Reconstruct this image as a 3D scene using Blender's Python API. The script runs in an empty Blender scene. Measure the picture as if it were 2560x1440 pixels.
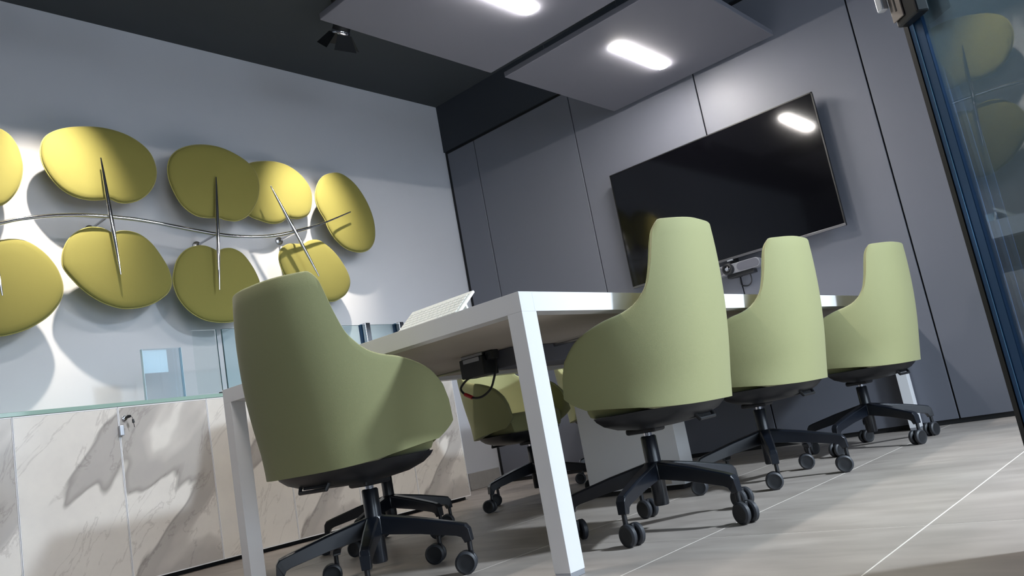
import bpy, bmesh, math, random
import numpy as np
from mathutils import Vector, Matrix

random.seed(7)
PI = math.pi
SC = bpy.context.scene
COL = SC.collection

# ------------------------------------------------------------------ camera
R = np.array([[0.72921088, 0.66042426, -0.17914043],
              [-0.24837062, 0.01150733, -0.96859673],
              [-0.63762335, 0.75080449, 0.17242125]])
U_, S_, Vt_ = np.linalg.svd(R)
R = U_ @ Vt_
cam_d = bpy.data.cameras.new('camera')
cam_d.sensor_width = 36.0
cam_d.lens = 2016.8 / 2560.0 * 36.0
cam_d.clip_start = 0.02
cam = bpy.data.objects.new('camera', cam_d)
COL.objects.link(cam)
M = Matrix.Identity(4)
for r in range(3):
    M[r][0] = R[0][r]
    M[r][1] = -R[1][r]
    M[r][2] = -R[2][r]
M[0][3], M[1][3], M[2][3] = 0.0, 0.0, 0.383
cam.matrix_world = M
SC.camera = cam

# ------------------------------------------------------------------ world, added window light, exposure
SC.view_settings.view_transform = 'Standard'
SC.view_settings.look = 'None'
SC.view_settings.gamma = 1.0
SC.view_settings.use_curve_mapping = False
SC.view_settings.exposure = 0.0

world = bpy.data.worlds.new('world')
SC.world = world
world.use_nodes = True
world.node_tree.nodes['Background'].inputs[0].default_value = (0.62, 0.78, 1.0, 1)
world.node_tree.nodes['Background'].inputs[1].default_value = 0.9


def area_light(name, loc, rot, sx, sy, energy, color):
    d = bpy.data.lights.new(name, 'AREA')
    d.shape = 'RECTANGLE'
    d.size, d.size_y, d.energy, d.color = sx, sy, energy, color
    o = bpy.data.objects.new(name, d)
    o.location, o.rotation_euler = loc, rot
    COL.objects.link(o)
    return o


# area lamp in an added right-hand window, filling in as daylight
area_light('added_window_light', (3.72, 0.9, 1.45), (0, math.radians(90), 0), 2.5, 5.6, 190.0, (0.76, 0.88, 1.0))


# ------------------------------------------------------------------ materials
def srgb(r, g, b):
    f = lambda c: (c / 255.0 / 12.92) if c <= 10.31 else ((c / 255.0 + 0.055) / 1.055) ** 2.4
    return (f(r), f(g), f(b), 1.0)


def mat(name, col, rough=0.5, metal=0.0, var=0.0, vscale=8.0, bump=0.0, bscale=60.0, spec=0.5, sheen=0.0, coat=0.0):
    m = bpy.data.materials.new(name)
    m.use_nodes = True
    nt = m.node_tree
    b = nt.nodes['Principled BSDF']
    b.inputs['Base Color'].default_value = col
    b.inputs['Roughness'].default_value = rough
    b.inputs['Metallic'].default_value = metal
    b.inputs['Specular IOR Level'].default_value = spec
    if sheen:
        b.inputs['Sheen Weight'].default_value = sheen
        b.inputs['Sheen Roughness'].default_value = 0.4
    if coat:
        b.inputs['Coat Weight'].default_value = coat
        b.inputs['Coat Roughness'].default_value = 0.05
    if var or bump:
        tc = nt.nodes.new('ShaderNodeTexCoord')
    if var:
        n = nt.nodes.new('ShaderNodeTexNoise')
        n.inputs['Scale'].default_value = vscale
        n.inputs['Detail'].default_value = 5
        nt.links.new(tc.outputs['Object'], n.inputs['Vector'])
        mx = nt.nodes.new('ShaderNodeMix')
        mx.data_type = 'RGBA'
        mx.inputs[6].default_value = tuple(min(1, c * (1 - var)) for c in col[:3]) + (1,)
        mx.inputs[7].default_value = tuple(min(1, c * (1 + var)) for c in col[:3]) + (1,)
        nt.links.new(n.outputs['Fac'], mx.inputs[0])
        nt.links.new(mx.outputs[2], b.inputs['Base Color'])
    if bump:
        n2 = nt.nodes.new('ShaderNodeTexNoise')
        n2.inputs['Scale'].default_value = bscale
        n2.inputs['Detail'].default_value = 3
        nt.links.new(tc.outputs['Object'], n2.inputs['Vector'])
        bp = nt.nodes.new('ShaderNodeBump')
        bp.inputs['Strength'].default_value = bump
        bp.inputs['Distance'].default_value = 0.002
        nt.links.new(n2.outputs['Fac'], bp.inputs['Height'])
        nt.links.new(bp.outputs['Normal'], b.inputs['Normal'])
    return m


def emit(name, col, strength):
    m = bpy.data.materials.new(name)
    m.use_nodes = True
    nt = m.node_tree
    nt.nodes.remove(nt.nodes['Principled BSDF'])
    e = nt.nodes.new('ShaderNodeEmission')
    e.inputs[0].default_value = col
    e.inputs[1].default_value = strength
    nt.links.new(e.outputs[0], nt.nodes['Material Output'].inputs[0])
    return m


def glass(name, tint, refl=0.1, rough=0.0, gcol=(1, 1, 1, 1), haze=0.0):
    """thin sheet glass: tinted see-through plus a mirror share that grows at grazing angles"""
    m = bpy.data.materials.new(name)
    m.use_nodes = True
    nt = m.node_tree
    nt.nodes.remove(nt.nodes['Principled BSDF'])
    t = nt.nodes.new('ShaderNodeBsdfTransparent')
    t.inputs[0].default_value = tint
    g = nt.nodes.new('ShaderNodeBsdfGlossy')
    g.inputs[0].default_value = gcol
    g.inputs['Roughness'].default_value = rough
    fr = nt.nodes.new('ShaderNodeFresnel')
    fr.inputs[0].default_value = 1.5
    ad = nt.nodes.new('ShaderNodeMath')
    ad.operation = 'ADD'
    ad.use_clamp = True
    ad.inputs[1].default_value = refl
    nt.links.new(fr.outputs[0], ad.inputs[0])
    mx = nt.nodes.new('ShaderNodeMixShader')
    nt.links.new(ad.outputs[0], mx.inputs[0])
    nt.links.new(t.outputs[0], mx.inputs[1])
    nt.links.new(g.outputs[0], mx.inputs[2])
    out = mx.outputs[0]
    if haze:                                          # grey haze mixed in to lighten the view through the pane
        df = nt.nodes.new('ShaderNodeBsdfDiffuse')
        df.inputs[0].default_value = (0.55, 0.62, 0.63, 1)
        m2 = nt.nodes.new('ShaderNodeMixShader')
        m2.inputs[0].default_value = haze
        nt.links.new(out, m2.inputs[1])
        nt.links.new(df.outputs[0], m2.inputs[2])
        out = m2.outputs[0]
    nt.links.new(out, nt.nodes['Material Output'].inputs[0])
    return m


def marble_mat():
    m = bpy.data.materials.new('marble')
    m.use_nodes = True
    nt = m.node_tree
    b = nt.nodes['Principled BSDF']
    b.inputs['Roughness'].default_value = 0.16
    tc = nt.nodes.new('ShaderNodeTexCoord')
    mp = nt.nodes.new('ShaderNodeMapping')
    mp.inputs['Rotation'].default_value = (math.radians(-52), 0, 0)
    nt.links.new(tc.outputs['Object'], mp.inputs['Vector'])
    sc = nt.nodes.new('ShaderNodeMapping')
    sc.inputs['Scale'].default_value = (1.0, 0.42, 1.45)
    sc.inputs['Location'].default_value = (0.0, 0.35, 0.62)
    nt.links.new(mp.outputs[0], sc.inputs['Vector'])

    def noise(scale, detail, rough, dist, src):
        n = nt.nodes.new('ShaderNodeTexNoise')
        n.inputs['Scale'].default_value = scale
        n.inputs['Detail'].default_value = detail
        n.inputs['Roughness'].default_value = rough
        n.inputs['Distortion'].default_value = dist
        nt.links.new(src, n.inputs['Vector'])
        return n

    n1 = noise(1.45, 3.5, 0.5, 0.35, sc.outputs[0])
    r1 = nt.nodes.new('ShaderNodeValToRGB')           # broad grey drifts with a crisp edge
    e = r1.color_ramp.elements
    W_, G1, G2 = srgb(222, 217, 210), srgb(180, 175, 170), srgb(160, 155, 150)
    e[0].position, e[0].color = 0.0, W_
    e[1].position, e[1].color = 1.0, W_
    for p, c in ((0.515, W_), (0.53, G2), (0.55, G1), (0.60, G1), (0.635, srgb(198, 193, 187)), (0.65, W_)):
        k = e.new(p)
        k.color = c
    nt.links.new(n1.outputs['Fac'], r1.inputs[0])
    n2 = noise(3.4, 8, 0.6, 0.9, sc.outputs[0])
    r2 = nt.nodes.new('ShaderNodeValToRGB')           # hairline veins
    e = r2.color_ramp.elements
    e[0].position, e[0].color = 0.455, (1, 1, 1, 1)
    e[1].position, e[1].color = 0.482, (1, 1, 1, 1)
    k = e.new(0.468)
    k.color = (0.80, 0.79, 0.79, 1)
    nt.links.new(n2.outputs['Fac'], r2.inputs[0])
    n3 = noise(9, 4, 0.6, 0, tc.outputs['Object'])
    r3 = nt.nodes.new('ShaderNodeValToRGB')
    e = r3.color_ramp.elements
    e[0].position, e[0].color = 0.3, (0.93, 0.93, 0.94, 1)
    e[1].position, e[1].color = 0.7, (1, 1, 1, 1)
    nt.links.new(n3.outputs['Fac'], r3.inputs[0])
    prev = r1.outputs[0]
    for rr in (r2, r3):
        mu = nt.nodes.new('ShaderNodeMix')
        mu.data_type = 'RGBA'
        mu.blend_type = 'MULTIPLY'
        mu.inputs[0].default_value = 1.0
        nt.links.new(prev, mu.inputs[6])
        nt.links.new(rr.outputs[0], mu.inputs[7])
        prev = mu.outputs[2]
    nt.links.new(prev, b.inputs['Base Color'])
    return m


def tile_mat():
    m = bpy.data.materials.new('floor_tile')
    m.use_nodes = True
    nt = m.node_tree
    b = nt.nodes['Principled BSDF']
    tc = nt.nodes.new('ShaderNodeTexCoord')
    oi = nt.nodes.new('ShaderNodeObjectInfo')
    mp = nt.nodes.new('ShaderNodeMapping')
    mp.inputs['Scale'].default_value = (1.6, 5.0, 1)
    nt.links.new(tc.outputs['Object'], mp.inputs[0])
    n = nt.nodes.new('ShaderNodeTexNoise')
    n.inputs['Scale'].default_value = 2.2
    n.inputs['Detail'].default_value = 6
    n.inputs['Distortion'].default_value = 0.4
    n.noise_dimensions = '4D'
    mw = nt.nodes.new('ShaderNodeMath')
    mw.operation = 'MULTIPLY'
    mw.inputs[1].default_value = 40.0
    nt.links.new(oi.outputs['Random'], mw.inputs[0])
    nt.links.new(mw.outputs[0], n.inputs['W'])
    nt.links.new(mp.outputs[0], n.inputs['Vector'])
    rp = nt.nodes.new('ShaderNodeValToRGB')
    e = rp.color_ramp.elements
    e[0].position, e[0].color = 0.3, srgb(152, 143, 136)
    e[1].position, e[1].color = 0.72, srgb(180, 171, 163)
    nt.links.new(n.outputs['Fac'], rp.inputs[0])
    nt.links.new(rp.outputs[0], b.inputs['Base Color'])
    b.inputs['Roughness'].default_value = 0.42
    return m


MT = dict(
    wall=mat('plaster_wall', srgb(192, 195, 202), 0.7, var=0.02, vscale=2),
    grey_panel=mat('grey_laminate', srgb(104, 107, 117), 0.5, var=0.02, vscale=3, bump=0.05, bscale=400),
    dark=mat('charcoal_paint', srgb(44, 49, 57), 0.7),
    black=mat('black_shadow_gap', srgb(14, 15, 18), 0.6),
    ceiling=mat('dark_ceiling', srgb(58, 63, 68), 0.85, var=0.03),
    front=mat('front_wall', srgb(120, 120, 122), 0.8),
    board=mat('acoustic_board', srgb(98, 99, 108), 0.8, bump=0.1, bscale=300),
    board_edge=mat('board_edge', srgb(150, 150, 155), 0.7),
    led=emit('led_diffuser', (1.0, 0.94, 0.88, 1), 185.0),
    wire=mat('steel_wire', srgb(120, 120, 124), 0.3, 1.0),
    tile=tile_mat(),
    grout=mat('pale_grout', srgb(236, 230, 220), 0.8, var=0.06, vscale=30),
    stone=mat('stone_skirting', srgb(150, 148, 146), 0.6, var=0.16, vscale=14, bump=0.3, bscale=40),
    marble=marble_mat(),
    white=mat('white_laminate', srgb(228, 228, 230), 0.32, var=0.01),
    table=mat('white_lacquer', srgb(232, 232, 234), 0.28),
    underside=mat('birch_underside', srgb(198, 188, 177), 0.6, var=0.12, vscale=3),
    slab_glass=mat('green_glass_slab', srgb(150, 178, 168), 0.06, spec=0.6),
    pane=glass('clear_pane', (0.965, 0.985, 0.98, 1), 0.0),
    pane_blue_refl=glass('blue_reflection_pane', (0.88, 0.96, 0.97, 1), 0.02),  # blue tint stands in for the outdoor blue mirrored in this pane
    pane_edge=mat('dark_glass_edge', srgb(24, 62, 66), 0.15),
    smoked=glass('smoked_door_glass', (0.86, 0.91, 0.93, 1), 0.03, gcol=(0.8, 0.86, 0.9, 1), haze=0.07),
    chrome=mat('chrome', srgb(215, 215, 220), 0.08, 1.0),
    steel=mat('brushed_steel', srgb(170, 172, 176), 0.3, 1.0),
    alu=mat('anodised_aluminium', srgb(196, 200, 208), 0.3, 0.7),
    blue_metal=mat('blue_door_profile', srgb(34, 74, 116), 0.35, 0.35),
    blue_edge=mat('blue_edge_line', srgb(92, 150, 200), 0.25, 0.5),
    leaf=mat('mustard_fabric', srgb(116, 112, 52), 0.85, var=0.04, vscale=4, bump=0.25, bscale=700, sheen=0.15),
    leaf_pipe=mat('mustard_piping', srgb(150, 144, 80), 0.8),
    chair=mat('sage_fabric', srgb(143, 144, 102), 0.8, var=0.03, vscale=5, bump=0.25, bscale=800, sheen=0.15),
    chair_pipe=mat('sage_piping', srgb(172, 178, 130), 0.8),
    plastic=mat('black_plastic', srgb(24, 25, 29), 0.4, bump=0.05),
    base=mat('black_coated_metal', srgb(18, 22, 30), 0.3, 0.0, coat=0.15),
    tyre=mat('grey_rubber_tyre', srgb(46, 48, 53), 0.5),
    hub=mat('caster_hub', srgb(20, 22, 26), 0.5),
    tv_body=mat('tv_casing', srgb(18, 18, 20), 0.35),
    tv_screen=mat('tv_screen', srgb(6, 6, 9), 0.07, spec=0.75),
    tv_trim=mat('tv_trim', srgb(120, 120, 124), 0.3, 0.8),
    cam_fabric=mat('camera_grille', srgb(82, 83, 92), 0.7, bump=0.3, bscale=900),
    cam_trim=mat('camera_trim', srgb(118, 119, 125), 0.4),
    lens=mat('camera_lens', srgb(10, 10, 14), 0.05, spec=0.8),
    lens_glint=mat('painted_lens_glint', srgb(160, 166, 178), 0.2, 0.6),  # pale spot painted as the glint in the middle of the lens
    key=mat('keyboard_white', srgb(226, 228, 222), 0.5),
    key_gap=mat('keyboard_bed', srgb(186, 190, 184), 0.6),
    red=mat('red_connector', srgb(170, 24, 34), 0.45),
    lockgrey=mat('lock_grey', srgb(150, 142, 136), 0.45, 0.2),
    acrylic=glass('acrylic_sheet', (0.97, 0.99, 1.0, 1), 0.04, gcol=(0.85, 0.95, 1, 1)),
    acrylic_edge=mat('acrylic_edge', srgb(196, 226, 240), 0.15),
    leaflet=mat('pale_blue_glow', srgb(222, 238, 246), 0.5, var=0.05, vscale=30),  # pale blue put in for the glow of the acrylic
)


# ------------------------------------------------------------------ mesh helpers
class G:
    def __init__(self):
        self.v, self.f, self.m = [], [], []

    def add(self, vs, fs, mi=0):
        o = len(self.v)
        self.v += [tuple(p) for p in vs]
        self.f += [[o + i for i in f] for f in fs]
        self.m += [mi] * len(fs)
        return self

    def box(self, x0, x1, y0, y1, z0, z1, mi=0):
        vs = [(x, y, z) for x in (x0, x1) for y in (y0, y1) for z in (z0, z1)]
        fs = [(0, 1, 3, 2), (4, 6, 7, 5), (0, 4, 5, 1), (2, 3, 7, 6), (0, 2, 6, 4), (1, 5, 7, 3)]
        return self.add(vs, fs, mi)

    def tube(self, path, r, n=10, mi=0, cap=True, flat=None):
        path = [Vector(p) for p in path]
        rs = r if isinstance(r, (list, tuple)) else [r] * len(path)
        vs, fs = [], []
        up = None
        for i, p in enumerate(path):
            a = path[max(i - 1, 0)]
            b = path[min(i + 1, len(path) - 1)]
            t = (b - a).normalized()
            if up is None:
                up = t.orthogonal().normalized()
            up = (up - t * up.dot(t)).normalized()
            s = t.cross(up)
            for k in range(n):
                an = 2 * PI * k / n
                vs.append(p + up * (math.cos(an) * rs[i]) + s * (math.sin(an) * rs[i]))
        for i in range(len(path) - 1):
            for k in range(n):
                k2 = (k + 1) % n
                fs.append((i * n + k, i * n + k2, (i + 1) * n + k2, (i + 1) * n + k))
        if cap:
            fs.append(tuple(range(n - 1, -1, -1)))
            fs.append(tuple((len(path) - 1) * n + k for k in range(n)))
        return self.add(vs, fs, mi)

    def lathe(self, prof, center, axis, n=24, mis=None, cap=True):
        """prof: (radius, distance along axis)"""
        axis = Vector(axis).normalized()
        a = axis.orthogonal().normalized()
        b = axis.cross(a)
        c = Vector(center)
        o = len(self.v)
        for (r, h) in prof:
            for k in range(n):
                an = 2 * PI * k / n
                self.v.append(tuple(c + axis * h + a * (math.cos(an) * r) + b * (math.sin(an) * r)))
        for i in range(len(prof) - 1):
            for k in range(n):
                k2 = (k + 1) % n
                self.f.append([o + i * n + k, o + i * n + k2, o + (i + 1) * n + k2, o + (i + 1) * n + k])
                self.m.append(mis[i] if mis else 0)
        if not cap:
            return self
        self.f.append([o + k for k in range(n - 1, -1, -1)])
        self.m.append(mis[0] if mis else 0)
        self.f.append([o + (len(prof) - 1) * n + k for k in range(n)])
        self.m.append(mis[-1] if mis else 0)
        return self

    def prism(self, pts, d, mi=0):
        """closed polygon pts (3D) extruded by vector d"""
        n = len(pts)
        d = Vector(d)
        vs = [Vector(p) for p in pts] + [Vector(p) + d for p in pts]
        fs = [tuple(range(n - 1, -1, -1)), tuple(range(n, 2 * n))]
        fs += [(i, (i + 1) % n, n + (i + 1) % n, n + i) for i in range(n)]
        return self.add(vs, fs, mi)

    def mesh(self, name, mats, bevel=0.0, seg=2, smooth=False, off=(0, 0, 0)):
        me = bpy.data.meshes.new(name)
        bm = bmesh.new()
        vs = [bm.verts.new((p[0] - off[0], p[1] - off[1], p[2] - off[2])) for p in self.v]
        for f, mi in zip(self.f, self.m):
            try:
                fc = bm.faces.new([vs[i] for i in f])
                fc.material_index = mi
            except ValueError:
                pass
        bmesh.ops.remove_doubles(bm, verts=bm.verts, dist=1e-5)
        bmesh.ops.recalc_face_normals(bm, faces=bm.faces)
        if bevel:
            es = [e for e in bm.edges if len(e.link_faces) == 2 and e.calc_face_angle(0) > 0.6]
            bmesh.ops.bevel(bm, geom=es, offset=bevel, segments=seg, profile=0.5, affect='EDGES', clamp_overlap=True)
        for fc in bm.faces:
            fc.smooth = smooth
        bm.to_mesh(me)
        bm.free()
        for m in (mats if isinstance(mats, (list, tuple)) else [mats]):
            me.materials.append(m)
        if smooth:
            try:
                me.set_sharp_from_angle(angle=math.radians(42))
            except Exception:
                pass
        return me


def link(name, data, parent=None, label=None):
    o = bpy.data.objects.new(name, data)
    COL.objects.link(o)
    if parent is not None:
        o.parent = parent
    if label:
        o['label'] = label
    return o


def root(name, loc, label=None, cat=None, group=None, kind=None, rz=0.0):
    o = bpy.data.objects.new(name, None)
    o.empty_display_size = 0.1
    o.location = loc
    o.rotation_euler = (0, 0, rz)
    COL.objects.link(o)
    return tag(o, label, cat, group, kind)


def tag(o, label=None, cat=None, group=None, kind=None):
    if label:
        o['label'] = label
    if cat:
        o['category'] = cat
    if group:
        o['group'] = group
    if kind:
        o['kind'] = kind
    return o


def copy_tree(o, parent=None):
    c = o.copy()
    COL.objects.link(c)
    c.parent = parent
    for ch in [x for x in bpy.data.objects if x.parent == o]:
        copy_tree(ch, c)
    return c


def boxobj(name, x0, x1, y0, y1, z0, z1, m, parent=None, off=(0, 0, 0), bevel=0.0, label=None):
    return link(name, G().box(x0, x1, y0, y1, z0, z1).mesh(name, m, bevel, off=off), parent, label)


# ------------------------------------------------------------------ room shell
XL, YB, ZC = -4.55, 4.81, 3.22
XR, YF = 3.6, -3.4

# floor: grout bed with individual 60 x 120 tiles
fl = boxobj('floor', XL - 0.1, XR + 0.1, YF - 0.1, YB + 0.1, -0.08, -0.0006, MT['grout'])
tag(fl, 'grey beige large format tiled floor with pale joints', kind='structure')
TX, TY, TG = 0.592, 1.172, 0.0021
tile_me = G().box(TG, TX - TG, TG, TY - TG, -0.012, 0.0).mesh('tile', MT['tile'], 0.0004, 1)
ix0 = math.floor((XL + 0.627) / TX)
ix1 = math.ceil((XR + 0.627) / TX)
iy0 = math.floor((YF - 2.05) / TY)
iy1 = math.ceil((YB - 2.05) / TY)
cut = {}
for ix in range(ix0, ix1):
    for iy in range(iy0, iy1):
        x0, y0 = -0.627 + ix * TX, 2.05 + iy * TY
        cx0, cx1 = max(x0, XL), min(x0 + TX, XR)
        cy0, cy1 = max(y0, YF), min(y0 + TY, YB)
        if cx1 - cx0 < 0.02 or cy1 - cy0 < 0.02:
            continue
        if cx1 - cx0 > TX - 1e-6 and cy1 - cy0 > TY - 1e-6:
            me = tile_me
        else:
            k = (round(cx0 - x0, 4), round(cx1 - x0, 4), round(cy0 - y0, 4), round(cy1 - y0, 4))
            if k not in cut:
                cut[k] = G().box(k[0] + TG, k[1] - TG, k[2] + TG, k[3] - TG, -0.012, 0.0).mesh('tile', MT['tile'], 0.0004, 1)
            me = cut[k]
        t = link('tile', me, fl)
        t.location = (x0, y0, 0)

w = boxobj('wall_left', XL - 0.12, XL, YF, YB + 0.12, 0, ZC, MT['wall'])
tag(w, 'white plastered wall carrying the leaf sculpture', kind='structure')
w = boxobj('ceiling', XL - 0.12, XR + 0.12, YF - 0.12, YB + 0.12, ZC, ZC + 0.1, MT['ceiling'])
tag(w, 'dark painted ceiling', kind='structure')
w = boxobj('wall_front', XL - 0.12, XR + 0.12, YF - 0.12, YF, 0, ZC, MT['front'])
tag(w, 'plain grey wall behind the viewer', kind='structure')

# back wall: dark backing, separate laminate panels, bulkhead above
wb = boxobj('wall_back', XL - 0.12, XR + 0.12, YB, YB + 0.12, 0, ZC, MT['black'])
tag(wb, 'grey laminate panelled wall behind the television', kind='structure')
seams = [-4.512, -4.193, -3.195, -2.187, -1.168, -0.150, 0.868, 1.886, 2.904, XR]
for a, b in zip(seams[:-1], seams[1:]):
    boxobj('wall_panel', a + 0.0045, b - 0.0045, YB - 0.018, YB - 0.0005, 0.026, 2.775, MT['grey_panel'], wb, bevel=0.0015)
boxobj('bulkhead', XL + 0.0005, XR - 0.0005, YB - 0.018, YB - 0.0005, 2.803, ZC - 0.0005, MT['dark'], wb)
boxobj('recessed_plinth', XL + 0.05, XR - 0.0005, YB - 0.010, YB - 0.0005, 0.0005, 0.024, MT['black'], wb)

bb = boxobj('baseboard_left', XL + 0.0005, XL + 0.016, 4.44, YB - 0.0305, 0.0005, 0.128, MT['stone'], bevel=0.004)
tag(bb, 'rough grey stone skirting at the foot of white wall', kind='structure')

# unseen right-hand wall, with a window added to let light in
wr = root('wall_right', (XR, 0, 0), 'unseen wall with an added window opening', kind='structure')
o_ = (XR, 0, 0)
boxobj('wall_pier', XR, XR + 0.12, YF, -1.9, 0, ZC, MT['front'], wr, o_)
boxobj('wall_pier', XR, XR + 0.12, 3.7, YB, 0, ZC, MT['front'], wr, o_)
boxobj('wall_lintel', XR, XR + 0.12, -1.9, 3.7, 2.7, ZC, MT['front'], wr, o_)
boxobj('wall_sill', XR, XR + 0.12, -1.9, 3.7, 0, 0.2, MT['front'], wr, o_)
wn = root('added_window_1', (XR + 0.06, 0.9, 0.2), 'unseen window added to bring in light', kind='structure')
o_ = (XR + 0.06, 0.9, 0.2)
for yy in (-1.88, -0.5, 0.9, 2.3, 3.68):
    boxobj('mullion', XR + 0.03, XR + 0.09, yy - 0.02, yy + 0.02, 0.2, 2.7, MT['dark'], wn, o_)
for zz in (0.22, 2.68):
    boxobj('rail', XR + 0.03, XR + 0.09, -1.88, 3.68, zz - 0.02, zz + 0.02, MT['dark'], wn, o_)


# ------------------------------------------------------------------ ceiling panels with LED bars
def rounded_bar(x0, x1, y0, y1, z0, z1, r, n=8):
    pts = []
    for (cx, cy, a0) in ((x1 - r, y1 - r, 0), (x0 + r, y1 - r, 90), (x0 + r, y0 + r, 180), (x1 - r, y0 + r, 270)):
        for k in range(n + 1):
            a = math.radians(a0 + 90 * k / n)
            pts.append((cx + r * math.cos(a), cy + r * math.sin(a), z0))
    return G().prism(pts, (0, 0, z1 - z0))


ZP = 2.44
PX0, PX1 = -2.793, -1.593
for y0, y1, lab in ((0.55, 1.745, 'grey square ceiling panel above the viewer outside the picture'),
                    (2.26, 3.455, 'grey square ceiling panel nearer the viewer with a lit bar'),
                    (3.575, 4.735, 'grey square ceiling panel close to the television wall with a lit bar')):
    cx, cy = (PX0 + PX1) / 2, (y0 + y1) / 2
    rt = root('ceiling_panel', (cx, cy, ZP), lab, 'ceiling panel', 'suspended acoustic panels')
    of = (cx, cy, ZP)
    boxobj('board', PX0, PX1, y0, y1, ZP, ZP + 0.035, MT['board'], rt, of, 0.004)
    link('light_bar', rounded_bar(cx - 0.036, cx + 0.036, cy - 0.285, cy + 0.285, ZP - 0.014, ZP - 0.0005, 0.034).mesh('light_bar', MT['led'], 0.006, off=of), rt, 'glowing warm white lamp bar')
    for sx in (PX0 + 0.25, PX1 - 0.25):
        for yy in (y0 + 0.10, y1 - 0.10):
            link('hanger', G().tube([(sx, yy, ZP + 0.0355), (sx, yy, ZC - 0.0005)], 0.003, 6).mesh('hanger', MT['wire'], off=of), rt)


# ------------------------------------------------------------------ track spotlights
def spotlight(loc, target, label, energy, size, color=(1.0, 0.88, 0.72), group='black spotlights aimed at the leaf sculpture', flaps=True, soft=0.03):
    L, T = Vector(loc), Vector(target)
    d = (T - L).normalized()
    rt = root('track_spotlight', (L.x, L.y, ZC), label, 'spotlight', group)
    of = (L.x, L.y, ZC)
    link('stem', G().tube([(L.x, L.y, ZC - 0.0005), (L.x, L.y, L.z + 0.085)], 0.009, 10).mesh('stem', MT['black'], off=of), rt)
    g = G().box(L.x - 0.05, L.x + 0.05, L.y - 0.02, L.y + 0.02, ZC - 0.03, ZC - 0.0005)
    link('mounting_box', g.mesh('mounting_box', MT['black'], 0.003, off=of), rt)
    side = d.cross(Vector((0, 0, 1))).normalized()
    up = side.cross(d).normalized()
    pts = [L + side * 0.062 + Vector((0, 0, 0)), L + side * 0.062 + Vector((0, 0, 0.085)), L - side * 0.062 + Vector((0, 0, 0.085)), L - side * 0.062]
    link('yoke', G().tube(pts, 0.006, 8).mesh('yoke', MT['chrome'], off=of, smooth=True), rt)
    prof = [(0.028, -0.09), (0.045, -0.085), (0.052, -0.02), (0.056, 0.06), (0.049, 0.06), (0.046, 0.02)]
    link('lamp_head', G().lathe(prof, L, d, 24).mesh('lamp_head', MT['black'], off=of, smooth=True), rt)
    link('reflector_ring', G().lathe([(0.0565, 0.040), (0.0585, 0.045), (0.0585, 0.056), (0.0565, 0.061), (0.0565, 0.040)], L, d, 24, None, False).mesh('reflector_ring', MT['chrome'], off=of, smooth=True), rt)
    link('lens', G().lathe([(0.044, 0.0), (0.044, 0.003)], L + d * 0.022, d, 24).mesh('lens', MT['led_spot'], off=of), rt)
    f0 = L + d * 0.062
    for s, b in ((up, side), (-up, side), (side, up), (-side, up)) if flaps else ():
        p0, p1 = f0 + s * 0.055 - b * 0.045, f0 + s * 0.055 + b * 0.045
        o = d * 0.085 + s * 0.055
        q0, q1 = f0 + s * 0.055 - b * 0.075 + o, f0 + s * 0.055 + b * 0.075 + o
        link('barn_door', G().prism([p0, p1, q1, q0], s * 0.0015).mesh('barn_door', MT['black'], off=of), rt)
    ld = bpy.data.lights.new('spot_beam', 'SPOT')
    ld.energy, ld.spot_size, ld.spot_blend = energy, math.radians(size), 1.0
    ld.shadow_soft_size = soft
    ld.color = color
    lo = bpy.data.objects.new('spot_beam', ld)
    COL.objects.link(lo)
    lo.matrix_world = Matrix.Translation(L + d * (0.03 if flaps else 0.09)) @ d.to_track_quat('-Z', 'Y').to_matrix().to_4x4()
    return rt


MT['led_spot'] = emit('spot_lens', (1.0, 0.9, 0.76, 1), 8.0)
spotlight((-3.56, 3.05, 3.03), (-4.45, 3.22, 1.98), 'black track spotlight beside corner of the grey ceiling panel', 380.0, 42)
spotlight((-3.56, 1.62, 3.03), (-4.45, 1.55, 1.90), 'black track spotlight aimed at the left leaves', 420.0, 46)
spotlight((1.9, 3.0, 2.80), (-1.3, 2.9, 0.3), 'black track spotlight beyond the glass door outside the picture', 950.0, 70, (0.78, 0.89, 1.0), 'spotlights beyond the glass door', False, 0.16)

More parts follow.
